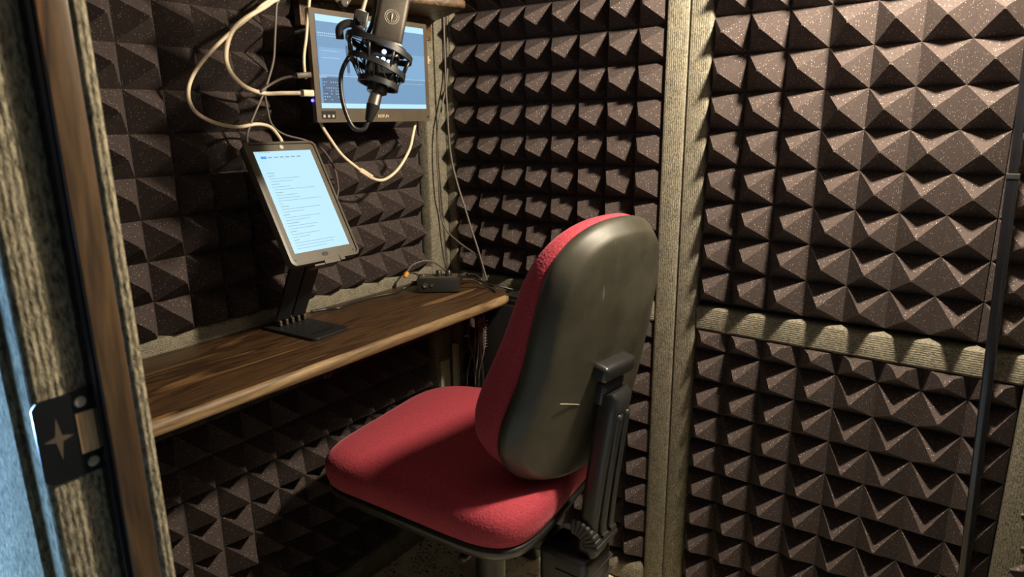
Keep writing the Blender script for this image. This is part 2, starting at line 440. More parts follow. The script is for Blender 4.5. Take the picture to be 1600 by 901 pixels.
# ------------------------------------------------------------------ desk
t = thing('desk', 'dark stained wooden desk shelf with a rounded paler front edge along the left wall', 'desk', U(0, -8, -1.2))
bm = bmesh.new()
th = .34
ol = [(-1.88, -15.3), (2.02, -15.3), (2.02, -2.25)]
for k in range(1, 8):
    a = radians(90 * k / 7); ol.append((2.02 - .55 * (1 - cos(a)), -2.25 + .75 * sin(a)))
ol += [(1.05, -1.36), (-.2, -.62), (-1.88, -.62)]
vs = [bm.verts.new(U(a, b, -1.2)) for a, b in ol]; f = bm.faces.new(vs)
r = bmesh.ops.extrude_face_region(bm, geom=[f]); vv = [g for g in r['geom'] if isinstance(g, bmesh.types.BMVert)]
bmesh.ops.translate(bm, verts=vv, vec=(0, 0, -th * P))
ed = [e for e in bm.edges if all(abs(v.co.x - U(-1.88, 0, 0).x) > .01 for v in e.verts) and len({round(v.co.z, 4) for v in e.verts}) == 1]
bmesh.ops.bevel(bm, geom=ed, offset=.15 * P, segments=5, affect='EDGES', profile=.5)
for f in bm.faces:
    c_ = f.calc_center_median()
    if f.normal.x > .25 or (c_.x > U(1.9, 0, 0).x and abs(f.normal.z) < .9): f.material_index = 1
link_mesh('desk_top', bm, [MT['desk'], MT['deskedge']], t, True, None, 40)
def bracket(y):
    bm = bmesh.new()
    add_box(bm, U(-1.88, y - .14, -1.86), U(1.55, y + .14, -1.545), .002)
    link_mesh('support_batten', bm, MT['darkmetal'], t)
bracket(-4.4); bracket(-9.0)

# metal leg bracket seen below the far end of the desk
t = thing('post_bracket', 'grey metal plate and upright strip fixed in the corner under the desk end', 'bracket', U(-1.7, -.6, -5))
bm = bmesh.new(); add_box(bm, U(-1.74, -.62, -6.6), U(-1.50, -.44, -3.98), .002); link_mesh('upright', bm, MT['palesteel'], t)
bm = bmesh.new(); add_box(bm, U(-1.89, -1.14, -6.0), U(-1.86, -.62, -4.6), .001)
for z in (-4.85, -5.2, -5.6): add_cyl(bm, U(-1.87, -.88, z), U(-1.82, -.88, z), .035 * P, 12)
link_mesh('plate', bm, MT['palesteel'], t)

# ------------------------------------------------------------------ office chair
CH = U(4.0, -5.7, -11.3)
t = thing('office_chair', 'red upholstered office chair with a scuffed black plastic back, pushed towards the desk', 'chair', CH)
def superpt(a, n):
    c, s = cos(a), sin(a)
    return math.copysign(abs(c) ** (2 / n), c), math.copysign(abs(s) ** (2 / n), s)
SYAW = 0.13
def loft(rings, bm, closeb=True, closet=True):
    vr = [[bm.verts.new(p) for p in r] for r in rings]
    n = len(vr[0])
    for a, b in zip(vr, vr[1:]):
        for k in range(n): bm.faces.new((a[k], a[(k + 1) % n], b[(k + 1) % n], b[k])).smooth = True
    if closeb: bm.faces.new(vr[0])
    if closet:
        c = bm.verts.new(sum((v.co for v in vr[-1]), Vector()) / n)
        for k in range(n): bm.faces.new((vr[-1][k], vr[-1][(k + 1) % n], c)).smooth = True
SX, SY, ZS = 3.47, 3.259, -4.19
def seat_ring(sc, z, crown=0.0, n=96):
    out = []
    for k in range(n):
        a = 2 * pi * (k + .5) / n
        x, y = superpt(a, 5.6 if sc > .9 else 5.6 - (0.9 - sc) * 3)
        x *= SX * sc; y *= SY * sc * (1 + .105 * x / SX)
        zz = ZS + z - crown * .26 * max(0, -x / SX) ** 3 + .05 * (y / SY) ** 2 * sc
        out.append(U(3.13 + x * cos(SYAW) - y * sin(SYAW), -5.507 + x * sin(SYAW) + y * cos(SYAW), zz))
    return out
bm = bmesh.new()
prof = [(.955, -1.17), (.98, -1.08), (.998, -.86), (1.008, -.62), (1.0, -.42), (.978, -.27), (.935, -.14), (.87, -.055), (.76, .0), (.60, .02), (.40, .01), (.2, .0), (.08, -.01)]
loft([seat_ring(s_, z, 1.0) for s_, z in prof], bm)
link_mesh('seat', bm, MT['red'], t, True)
bm = bmesh.new()
loft([seat_ring(s_, z, 1.0) for s_, z in [(.50, -1.72), (.80, -1.70), (.92, -1.60), (.97, -1.42), (.985, -1.25), (.985, -1.17), (.95, -1.12), (.5, -1.12)]], bm)
link_mesh('seat_shell', bm, MT['black'], t, True)

# backrest in its own frame: a = across (towards +y), b = up, c = towards the rear
BY, LEAN = 0.111, 0.215
b_up = Vector((sin(LEAN), 0, cos(LEAN))); b_out = Vector((cos(LEAN), 0, -sin(LEAN))); b_ac = Vector((0, 1, 0))
R = Matrix.Rotation(-BY, 3, 'Z')
b_up, b_out, b_ac = R @ b_up, R @ b_out, R @ b_ac
BO = U(7.50, -5.72, -1.187)
def B(a, b, c): return BO + (b_ac * a + b_up * b + b_out * c) * P
def interp(x, xs, ys):
    if x <= xs[0]: return ys[0]
    for i in range(len(xs) - 1):
        if x <= xs[i + 1]: return ys[i] + (ys[i + 1] - ys[i]) * (x - xs[i]) / (xs[i + 1] - xs[i])
    return ys[-1]
def smoothi(x, xs, ys):
    return sum(interp(x + d, xs, ys) for d in (-.12, -.06, 0, .06, .12)) / 5
HB, HT = 3.264, 3.498
def back_half(q):
    base = smoothi(q, [-1, -.5, 0, .5, 1], [2.858, 2.662, 2.258, 2.178, 2.351])
    q = min(.99999, q) if q > 0 else max(-.99999, q)
    return base * ((1 - abs(q) ** 3.2) ** (1 / 2.2) if q < 0 else (1 - q ** 3.6) ** (1 / 2.3))
def cush(q): return smoothi(q, [-1, -.75, -.5, -.05, .25, .6, .8, 1], [.95, 1.18, 1.25, 1.22, 1.0, .86, .76, .62])
def back_ring(sc, coff, k=0.0, n=96):
    """sc shrinks the outline towards the middle, coff is the depth, k how much cushion thickness is added"""
    out = []
    for i in range(n):
        a = 2 * pi * i / n
        dx, db = cos(a), sin(a)
        q = math.copysign(1 - (1 - abs(db)) ** 1.15, db) if abs(db) < 1 else db
        w = back_half(q); x = math.copysign(w, dx) if abs(dx) > 1e-6 else 0
        bb = q * (HT if q > 0 else HB)
        inset = (1 - sc) * 2.3
        x *= sc; bb *= 1 - inset / 3.5
        q2 = bb / 3.4
        c = coff - .433 * (x / 2.4) ** 2 - .204 * (bb / 3.5) ** 2 - k * cush(q2)
        out.append(B(x, bb, c))
    return out
bm = bmesh.new()
loft([back_ring(s_, c) for s_, c in [(.965, -.24), (.99, -.20), (1.0, -.12), (1.0, -.04), (.985, .04), (.955, .13), (.925, .21), (.905, .26), (.885, .285), (.84, .30), (.7, .315), (.5, .325), (.3, .33), (.1, .335)]], bm)
link_mesh('back_shell', bm, MT['shell'], t, True)
bm = bmesh.new()
loft([back_ring(s_, c, k) for s_, c, k in [(.94, -.14, 0), (.965, -.18, .05), (.985, -.12, .3), (.98, -.08, .58), (.955, -.05, .82), (.90, -.05, .99), (.82, -.08, 1.06), (.7, -.12, 1.08), (.5, -.2, 1.08), (.3, -.25, 1.08), (.1, -.27, 1.08)]], bm)
link_mesh('back_cushion', bm, MT['red'], t, True)
bm = bmesh.new(); add_tube(bm, [B(-1.62, -.50, .175), B(-1.3, -.60, .215), B(-.95, -.72, .255)], .012 * P, 6); o = link_mesh('scratch', bm, MT['greymetal'], t); o['label'] = 'pale scratch across the shell'
# raised handle block and the pivot on the shell
bm = bmesh.new()
t2 = bmesh.new(); add_box(t2, (-.62, -.22, .20), (.62, .20, .66), .12, 4)
for v in t2.verts: v.co = B(v.co.x - .12, v.co.y + .12, v.co.z)
merge(bm, t2); t2 = bmesh.new(); add_box(t2, (-.44, -.50, .25), (.40, .12, .52), .08, 3)
for v in t2.verts: v.co = B(v.co.x, v.co.y - .35, v.co.z)
merge(bm, t2)
link_mesh('back_mount', bm, MT['black'], t, True, None, 50)
# J-shaped support bar: upright then under the seat, with a ribbed gaiter at the bend
def jbar(w, secs, bm, bev=.1):
    rings = []
    for (x, z, th_, ang) in secs:
        nx, nz = cos(ang), sin(ang)
        ring = []
        for a, b in rrect(w, th_, min(w, th_) * .28, 3):
            ring.append(U(x + nx * b, -5.75 + a, z + nz * b))
        rings.append(ring)
    loft(rings, bm)
bm = bmesh.new()
jbar(.82, [(7.92, -1.80, .30, .3), (7.96, -1.95, .52, .2), (7.86, -2.3, .60, 0), (7.72, -3.3, .56, 0), (7.58, -4.4, .54, 0), (7.46, -5.4, .54, 0), (7.38, -6.3, .56, 0)], bm)
link_mesh('support_bar', bm, MT['black'], t, True, None, 60)
bm = bmesh.new()
for s in (-1, 1):
    add_tube(bm, [U(8.14, -5.75 + s * .2, -2.3), U(8.0, -5.75 + s * .2, -3.4), U(7.87, -5.75 + s * .2, -4.5), U(7.76, -5.75 + s * .2, -5.6)], .10 * P, 8)
link_mesh('bar_rib', bm, MT['black'], t, True)
bm = bmesh.new()
for k in range(8):
    q = k / 7; a = radians(10 + 80 * q)
    cx, cz = 7.12 + .52 * cos(a), -6.0 + .52 * sin(a)
    t2 = bmesh.new(); add_box(t2, (-.54, -.075, -.22), (.54, .075, .22), .05, 2)
    for v in t2.verts:
        x, y, z = v.co; v.co = U(cx + z * cos(a) - y * sin(a), -5.75 + x, cz + z * sin(a) + y * cos(a))
    merge(bm, t2)
link_mesh('bellows', bm, MT['rubber'], t, True, None, 50)
bm = bmesh.new(); add_box(bm, U(4.0, -6.15, -6.75), U(6.9, -5.35, -6.25), .008, 3)
add_box(bm, U(6.15, -6.42, -8.0), U(7.62, -5.08, -6.25), .014, 3)
link_mesh('tilt_housing', bm, MT['black'], t, True, None, 50)
bm = bmesh.new()
for k in range(4): add_box(bm, U(6.7, -6.45, -8.0 + k * .4), U(7.65, -5.05, -7.95 + k * .4), .001)
link_mesh('housing_rib', bm, MT['rubber'], t)
bm = bmesh.new(); add_box(bm, U(2.3, -6.7, -6.5), U(5.2, -4.6, -5.8), .015, 3); link_mesh('seat_plate', bm, MT['black'], t, True, None, 50)
for yy in (-7.35, -4.0):
    bm = bmesh.new(); add_tube(bm, [U(4.4, -5.7, -6.7), U(4.4, (yy - 5.7) / 2, -6.75), U(4.4, yy, -6.85)], .05 * P); add_cyl(bm, U(4.4, yy - .1, -6.86), U(4.4, yy + .35, -6.86), .13 * P, 16, bev=.003)
    link_mesh('lever', bm, MT['black'], t, True)
bm = bmesh.new(); add_cyl(bm, U(4.0, -5.7, -6.4), U(4.0, -5.7, -8.6), .44 * P); add_cyl(bm, U(4.0, -5.7, -8.6), U(4.0, -5.7, -10.3), .30 * P); link_mesh('gas_lift', bm, MT['black'], t, True, None, 50)
bm = bmesh.new(); add_cyl(bm, U(4.0, -5.7, -10.55), U(4.0, -5.7, -9.9), .5 * P, 24, .42 * P, bev=.003); link_mesh('base_hub', bm, MT['black'], t, True, None, 50)
for k in range(5):
    a = radians(56 + 72 * k); c = Vector((4.0, -5.7)); d = Vector((cos(a), sin(a))); e = Vector((-sin(a), cos(a)))
    bm = bmesh.new(); rings = []
    for s, w, z0, z1 in ((.3, .36, -10.5, -9.95), (1.5, .30, -10.4, -10.02), (3.1, .24, -10.45, -10.18), (3.6, .18, -10.5, -10.3)):
        p_ = c + d * s
        rings.append([U(p_.x + e.x * i * w, p_.y + e.y * i * w, z) for i, z in ((-1, z0), (1, z0), (.75, z1), (-.75, z1))])
    loft(rings, bm)
    leg = link_mesh('leg', bm, MT['black'], t)
    bm = bmesh.new(); p_ = c + d * 3.45
    for s in (-1, 1): add_cyl(bm, U(p_.x + e.x * s * .06, p_.y + e.y * s * .06, -10.92), U(p_.x + e.x * s * .26, p_.y + e.y * s * .26, -10.92), .37 * P, 20, bev=.003)
    add_cyl(bm, U(p_.x, p_.y, -10.9), U(p_.x, p_.y, -10.4), .07 * P)
    w_ = link_mesh('castor', bm, MT['black'], None, True, None, 50); w_.parent = leg; w_.matrix_parent_inverse = Matrix.Identity(4)

# ------------------------------------------------------------------ monitor
mx = -.30
t = thing('monitor', 'slim portable monitor showing a blue audio editing screen, mounted on the left wall', 'monitor', U(mx, -5.1, 5.8))
# corners from the photograph's perspective: bottom -7.45..-3.10, z 4.36..7.22
my0, my1, mz0, mz1 = -7.24, -2.86, 4.38, 7.25
bm = bmesh.new(); add_prism(bm, rrect((my1 - my0) * P, (mz1 - mz0) * P, .0035, 4), (U(mx - .16, (my0 + my1) / 2, (mz0 + mz1) / 2), (0, 1, 0), (0, 0, 1), (1, 0, 0)), .15 * P)
link_mesh('housing', bm, MT['bezel'], t)
sy0, sy1, sz0, sz1 = my0 + .17, my1 - .17, mz0 + .37, mz1 - .14
def scr(name, cells, base_mat, mats, xw, parent, org, ey, ez, nrm, w, h):
    """screen part: one base rectangle and small marks, uv in 0..1"""
    bm = bmesh.new()
    def quad(a0, b0, a1, b1, mi, off):
        vs = [bm.verts.new(org + ey * (a * w) + ez * (b * h) + nrm * off) for a, b in ((a0, b0), (a1, b0), (a1, b1), (a0, b1))]
        bm.faces.new(vs).material_index = mi
    quad(0, 0, 1, 1, 0, 0)
    for i, (a0, b0, a1, b1, mi) in enumerate(cells): quad(a0, b0, a1, b1, mi, .0002 + .00006 * mi)
    me = bpy.data.meshes.new(name); bm.to_mesh(me); bm.free()
    for m in [base_mat] + mats: me.materials.append(m)
    o = bpy.data.objects.new(name, me); COL.objects.link(o); o.parent = parent; o.matrix_parent_inverse = Matrix.Translation(-parent.location)
    return o
S1 = emis('screen_blue', (0.150, 0.285, 0.46), 1.2); S2 = emis('screen_panel_light', (0.20, 0.37, 0.58), 1.15)
S3 = emis('screen_panel_dark', (0.095, 0.16, 0.27), 1.0); S4 = emis('screen_bar', (0.48, 0.78, 0.95), 1.1)
S5 = emis('screen_mark', (0.45, 0.65, 0.80), 1.0); S6 = emis('screen_red', (0.7, 0.12, 0.2), 1.0)
cells = [(0, .93, 1, 1, 4), (0, 0, 1, .055, 4), (0, .72, 1, .93, 1), (.01, .36, .235, .66, 2), (.235, .40, .262, .70, 3), (.262, .36, 1, .44, 2), (.262, .44, 1, .66, 2),
         (.02, .06, .19, .34, 3), (0, .355, 1, .362, 5)]
rn = random.Random(3)
for k in range(9):
    cells += [(.01 + k * .017, .80, .01 + k * .017 + .011, .815, 5), (.012 + k * .017, .775, .012 + k * .017 + .01, .787, 5)]
for z in (.62, .545): cells.append((.03, z, .18, z + .006, 5))
for i in range(8):
    for j in range(7):
        if rn.random() < .6: cells.append((.03 + i * .019, .09 + j * .032, .03 + i * .019 + .008, .10 + j * .032, 5))
for k in range(4): cells.append((.12 + rn.random() * .05, .16 + rn.random() * .08, 0, 0, 6))
cells = [c if c[2] else (c[0], c[1], c[0] + .01, c[1] + .012, 6) for c in cells]
cells.append((.236, .555, .252, .572, 6))
for k in range(14): cells.append((.62 + k * .026, .300, .62 + k * .026 + .012, .308, 5))
for k in range(16): cells.append((.30 + k * .025, .018, .30 + k * .025 + .012, .036, 1))
cells.append((.0, .335, .06, .345, 5))
scr('screen', cells, S1, [S1, S2, S3, S4, S5, S6], 0, t, U(mx + .0, sy0, sz0), Vector((0, 1, 0)), Vector((0, 0, 1)), Vector((1, 0, 0)), (sy1 - sy0) * P, (sz1 - sz0) * P)
def text(name, s, size, loc, ex, ey, mat, parent):
    cu = bpy.data.curves.new(name, 'FONT'); cu.body = s; cu.size = size; cu.extrude = .0001; cu.align_x = 'CENTER'
    o = bpy.data.objects.new(name, cu); COL.objects.link(o)
    m = Matrix.Identity(4); ex = Vector(ex).normalized(); ey = Vector(ey).normalized(); ez = ex.cross(ey)
    for i in range(3): m[i][0], m[i][1], m[i][2] = ex[i], ey[i], ez[i]
    m.translation = loc
    dg = bpy.context.evaluated_depsgraph_get(); me = bpy.data.meshes.new_from_object(o.evaluated_get(dg))
    me.transform(m); bpy.data.objects.remove(o)
    me.materials.clear(); me.materials.append(mat)
    o = bpy.data.objects.new(name, me); COL.objects.link(o); o.parent = parent; o.matrix_parent_inverse = Matrix.Translation(-parent.location)
    return o
text('logo', 'BOIFUN', .0085, U(mx + .0, -4.86, mz0 + .12), (0, 1, 0), (0, 0, 1), MT['whitecable'], t)
bm = bmesh.new(); add_box(bm, U(mx - .01, my0 + .16, mz0 + .10), U(mx + .004, my0 + .62, mz0 + .30)); link_mesh('label', bm, MT['black'], t)
bm = bmesh.new()
for k in range(3): add_box(bm, U(mx + .004, my0 + .20 + k * .15, mz0 + .13), U(mx + .008, my0 + .27 + k * .15, mz0 + .20))
link_mesh('label_mark', bm, MT['greymetal'], t)
bm = bmesh.new(); add_cyl(bm, U(mx - .01, my1 - .1, mz0 + .13), U(mx + .006, my1 - .1, mz0 + .13), .03 * P, 12); link_mesh('knob', bm, MT['black'], t)
bm = bmesh.new(); add_box(bm, U(mx - .14, my1, 6.1), U(mx - .04, my1 + .10, 6.35), .001); add_cyl(bm, U(mx - .1, my1 + .1, 6.22), U(mx - .1, my1 + .16, 6.22), .06 * P, 12)
link_mesh('side_jack', bm, MT['cream'], t)
bm = bmesh.new(); add_cyl(bm, U(mx - .10, my0 - .02, 4.95), U(mx - .10, my0 - .05, 4.95), .04 * P, 10); link_mesh('power_light', bm, emis('blue_led', (.1, .08, 1), 6), t)
bm = bmesh.new(); add_box(bm, U(-1.36, -5.8, 5.1), U(-1.2, -4.3, 6.5), .002); add_box(bm, U(-1.2, -5.3, 5.4), U(mx - .16, -4.8, 6.1), .002)
for yy in (-5.9, -4.2): add_box(bm, U(-1.36, yy - .08, 4.9), U(mx - .17, yy + .08, 5.1), .001); 
link_mesh('wall_mount', bm, MT['darkmetal'], t)

# ------------------------------------------------------------------ tablet on its folding stand
tb = [Vector(v) for v in ((1.0, -9.48, .98), (1.0, -7.43, .98), (-.6, -7.07, 3.86), (-.6, -9.29, 3.90))]
W3 = lambda v: U(*v)
bl, br, tr, tl = [W3(v) for v in tb]
cc = (bl + br + tr + tl) / 4
ex = ((br - bl) + (tr - tl)).normalized(); ey = ((tl - bl) + (tr - br)); ey = (ey - ex * ey.dot(ex)).normalized(); ez = ex.cross(ey)
TW = ((br - bl).length + (tr - tl).length) / 2; THt = ((tl - bl).length + (tr - br).length) / 2
t = thing('tablet', 'tablet in a thick rubber case showing a white text page, leaning on the black stand', 'tablet', cc)
bm = bmesh.new(); add_prism(bm, rrect(TW, THt, .011, 6), (cc - ez * .012, ex, ey, ez), .014, .002); link_mesh('case', bm, MT['caserim'], t, True, None, 40)
bm = bmesh.new(); add_prism(bm, rrect(TW - .010, THt - .010, .008, 6), (cc + ez * .002, ex, ey, ez), .0012, 0); link_mesh('front_panel', bm, MT['case'], t)
bm = bmesh.new()
ring_o = rrect(TW, THt, .011, 6); ring_i = rrect(TW - .009, THt - .009, .008, 6)
vo = [[bm.verts.new(cc + ex * a + ey * b + ez * h) for a, b in r_] for r_, h in ((ring_o, .001), (ring_o, .0055), (ring_i, .0060), (ring_i, .001))]
for a, b in zip(vo, vo[1:]):
    for k in range(len(a)): bm.faces.new((a[k], a[(k + 1) % len(a)], b[(k + 1) % len(b)], b[k]))
link_mesh('case_rim', bm, MT['case'], t)
T1 = emis('tablet_page', (0.50, 0.80, 0.98), 1.05); T2 = emis('tablet_text', (0.18, 0.28, 0.36), 1.0); T3 = emis('tablet_tab', (0.10, 0.36, 0.85), 1.0); T4 = emis('tablet_grey', (0.25, 0.44, 0.58), 1.0)
cells = [(.08, .925, .175, .95, 3)]
for k in range(6): cells.append((.20 + k * .10, .93, .27 + k * .10, .943, 4))
for k in range(5): cells.append((.02 + k * .05, .985, .055 + k * .05, .990, 4))
rows = [(.08, .20, 2), (.08, .19, 2), (.08, .60, 4), (.08, .46, 4), (.08, .22, 2), (.07, .38, 4), (.08, .80, 4), (.08, .22, 2), (.08, .45, 4), (.08, .47, 4), (.08, .84, 4), (.08, .14, 4), (.08, .22, 2),
        (.08, .76, 4), (.08, .45, 4), (.07, .18, 2), (.07, .70, 4), (.07, .50, 4), (.07, .28, 2), (.07, .58, 4), (.07, .52, 4), (.07, .18, 2), (.07, .58, 4), (.07, .38, 4), (.07, .17, 2), (.07, .80, 4), (.07, .75, 4), (.07, .6, 4)]
for i, (a, b_, m_) in enumerate(rows):
    y = .78 - i * .0275; cells.append((a, y, b_, y + .0045, 2 if m_ == 2 else 4))
sw, sh = TW * .80, THt * .83
scr('screen', cells, T1, [T1, T2, T3, T4], 0, t, cc - ex * (sw / 2) - ey * (sh / 2 - THt * .01) + ez * .0034, ex, ey, ez, sw, sh)
bm = bmesh.new(); add_lathe(bm, [(cc + ey * (THt * .457) + ez * h, r_) for h, r_ in ((.003, .0045), (.0045, .0045), (.0045, .003))], ez, 20); link_mesh('camera_ring', bm, MT['greymetal'], t)
bm = bmesh.new(); add_prism(bm, rrect(.013, .007, .003, 4), (cc - ey * (THt * .445) + ez * .003, ex, ey, ez), .0012); link_mesh('home_button', bm, MT['black'], t)
for s in (-.42, .42):
    bm = bmesh.new(); add_cyl(bm, cc - ey * (THt * .455) + ex * (TW * s) + ez * .003, cc - ey * (THt * .455) + ex * (TW * s) + ez * .0038, .0018, 10); link_mesh('port', bm, MT['black'], t)

# stand
bq = [(-1.68, -8.62), (.50, -8.78), (.66, -7.38), (-1.55, -7.52)]
t = thing('tablet_stand', 'black folding metal tablet stand with flat base on the desk', 'stand', U(-.5, -8.1, -1.2))
bm = bmesh.new()
o0 = Vector(U(-.50, -8.08, -1.195)); a1 = Vector((1, .06, 0)).normalized(); a2 = Vector((-.06, 1, 0)).normalized()
add_prism(bm, rrect(2.2 * P, 1.25 * P, .012, 5), (o0, a1, a2, (0, 0, 1)), .006, .001); link_mesh('base_plate', bm, MT['darkmetal'], t)
bm = bmesh.new(); add_prism(bm, rrect(.10 * P, .75 * P, .003, 4), (o0 + a1 * (.72 * P) + Vector((0, 0, .0061)), a1, a2, (0, 0, 1)), .0006); link_mesh('slot', bm, MT['blackgloss'], t)
hx = -1.12
bm = bmesh.new()
for k in range(5): add_box(bm, U(hx - .10, -8.50 + k * .20, -1.11), U(hx + .10, -8.42 + k * .20, -.94), .002)
add_cyl(bm, U(hx, -8.56, -.90), U(hx, -7.58, -.90), .05 * P, 12)
link_mesh('hinge', bm, MT['bezel'], t)
at = cc - ez * .016 - ey * (THt * .30)
ab = U(hx, -8.08, -.92)
ad = (at - ab); aw = Vector((0, 1, 0)); an = ad.normalized().cross(aw).normalized()
for s in (-.25, .25):
    bm = bmesh.new(); add_prism(bm, [(0, -.225 * P), (ad.length, -.225 * P), (ad.length, .225 * P), (0, .225 * P)], (ab + aw * (s * P) - an * .003, ad.normalized(), aw, an), .007, .001); link_mesh('arm', bm, MT['darkmetal'], t)
bm = bmesh.new(); add_prism(bm, rrect(TW * .72, THt * .62, .01, 5), (cc - ez * .0185 - ey * THt * .18, ex, ey, ez), .0035, .0008); link_mesh('back_plate', bm, MT['darkmetal'], t)
bm = bmesh.new()
lp = cc - ey * (THt / 2 + .004)
add_prism(bm, [(-.032, 0), (.024, 0), (.024, .024), (-.032, .024)], (lp - ez * .0185 - ey * .003, ex, ez, ey), .003)
add_prism(bm, [(-.010, 0), (.024, 0), (.024, .003), (-.010, .003)], (lp + ez * .004 - ey * .003, ex, ez, ey), .008)
add_prism(bm, [(.026, 0), (.036, 0), (.036, .003), (.026, .003)], (lp + ez * .004 - ey * .001, ex, ez, ey), .01)
link_mesh('ledge', bm, MT['case'], t)

# ------------------------------------------------------------------ microphone
def ray(u, v, d):
    dirv = fw * 1042.611 + r2 * (u - 800) + u2 * (450.5 - v)
    return cam.matrix_world.translation + dirv * (d * P / 1042.611)
mo = U(3.30, -8.08, 6.02)                              # between the grille and the lower body
mA = Vector((.03, .30, .95)).normalized(); mF = Vector((.80, -.60, .12)); mF = (mF - mA * mF.dot(mA)).normalized(); mS = mA.cross(mF).normalized()
def Mi(s, a, f_=0.0): return mo + (mS * s + mA * a + mF * f_) * P      # s to the right, a up along the body, f towards the speaker
t = thing('microphone', 'black studio microphone with four glowing blue-white lights, hanging in front of the monitor', 'microphone', mo)
def mi_prism(name, w, d, a0, a1, r_, mat, bev=.001, parent=t, s0=0.0):
    bm = bmesh.new(); add_prism(bm, rrect(w * P, d * P, r_ * P, 5, s0 * P, 0), (Mi(0, a0), mS, -mF, mA), (a1 - a0) * P, bev); return link_mesh(name, bm, mat, parent, True, None, 35)
g = mi_prism('grille', .66, .44, .04, 1.06, .10, MT['micgrey'], .004)
for o_ in (mi_prism('band', .68, .46, -.02, .04, .10, MT['greymetal'], .0005),): pass
mi_prism('body', .66, .46, -.82, -.02, .10, MT['black'], .002)
mi_prism('top_edge', .60, .40, 1.055, 1.09, .08, MT['cream'], .0008)
bm = bmesh.new()
for rr in (.15, .11):
    pts = [Mi(rr * cos(2 * pi * k / 28), .55 + rr * sin(2 * pi * k / 28), .222) for k in range(29)]
    add_tube(bm, pts, .008 * P, 6, False)
add_tube(bm, [Mi(0, .45, .222), Mi(0, .62, .222)], .02 * P, 6, False)
link_mesh('emblem', bm, MT['greymetal'], t)
led = emis('white_blue_led', (.30, .45, 1.0), 4.5)
for s, a in ((-.02, -.22), (-.14, -.41), (-.01, -.385), (.11, -.41)):
    bm = bmesh.new(); add_cyl(bm, Mi(s, a, .225), Mi(s, a, .245), .050 * P, 14); link_mesh('indicator_light', bm, led, t)
bm = bmesh.new(); add_lathe(bm, [(Mi(0, -.80), .20 * P), (Mi(0, -.88), .20 * P), (Mi(0, -.90), .23 * P), (Mi(0, -1.06), .22 * P), (Mi(0, -1.10), .14 * P)], mA, 20); link_mesh('thread_nut', bm, MT['black'], t, True, None, 40)

t = thing('shock_mount', 'black elastic shock mount cage around the microphone', 'shock mount', mo)
def ring(name, a, rad, rt_, tilt=0.0, s0=0.0, arc=(0, 360), sq=.78, w=.028, hgt=None):
    bm = bmesh.new(); pts = []
    n = 40
    for k in range(n + 1):
        q = radians(arc[0] + (arc[1] - arc[0]) * k / n)
        pts.append(Mi(s0 + rad * cos(q), a + tilt * cos(q), rad * sq * sin(q)))
    hg = hgt or w * 2.2
    rings = []
    for i, p_ in enumerate(pts):
        tg = (pts[min(i + 1, n)] - pts[max(i - 1, 0)]).normalized(); nn = tg.cross(mA).normalized()
        rings.append([p_ + nn * (x * P) + mA * (y * P) for x, y in ((-w, -hg), (w, -hg), (w, hg), (-w, hg))])
    loft(rings, bm, True, True)
    return link_mesh(name, bm, MT['black'], t, True, None, 40)
ring('upper_outer_ring', -.12, .72, 0, -.10, -.12)
ring('upper_inner_ring', -.06, .44, 0, -.04, 0, (0, 360), .85)
ring('lower_outer_ring', -.52, .62, 0, -.10, -.10)
ring('lower_inner_ring', -.86, .42, 0, -.02, 0, (0, 360), .85)
for k in range(8):
    q = radians(22 + 45 * k); q2 = q + radians(24)
    bm = bmesh.new(); add_tube(bm, [Mi(-.12 + .72 * cos(q), -.12 - .1 * cos(q), .56 * sin(q)), Mi(-.10 + .62 * cos(q), -.52 - .1 * cos(q), .48 * sin(q))], .032 * P, 8, False); link_mesh('strut', bm, MT['black'], t)
    for x in (q - .25, q2):
        bm = bmesh.new(); add_tube(bm, [Mi(-.10 + .62 * cos(x), -.52 - .1 * cos(x), .48 * sin(x)), Mi(.42 * cos(q), -.86, .36 * sin(q))], .014 * P, 6, False); link_mesh('elastic_cord', bm, MT['blackcable'], t)
        bm = bmesh.new(); add_tube(bm, [Mi(-.12 + .72 * cos(x), -.12 - .1 * cos(x), .56 * sin(x)), Mi(.44 * cos(q), -.06, .37 * sin(q))], .014 * P, 6, False); link_mesh('elastic_cord', bm, MT['blackcable'], t)
bm = bmesh.new(); add_tube(bm, [Mi(-.96, -.16, .02), Mi(-1.0, .05, .1), Mi(-.80, .20, .12), Mi(-.5, .12, .1)], .085 * P, 8); link_mesh('clamp_arm', bm, MT['black'], t, True)
bm = bmesh.new(); add_prism(bm, rrect(.30 * P, .30 * P, .03 * P, 3), (Mi(-.62, .10), mS, -mF, mA), .42 * P, .001); link_mesh('mount_block', bm, MT['black'], t, True, None, 40)
bm = bmesh.new(); add_cyl(bm, Mi(-.62, .3, .14), Mi(-.62, .3, .3), .09 * P, 16, bev=.0008); link_mesh('knob', bm, MT['black'], t, True, None, 40)

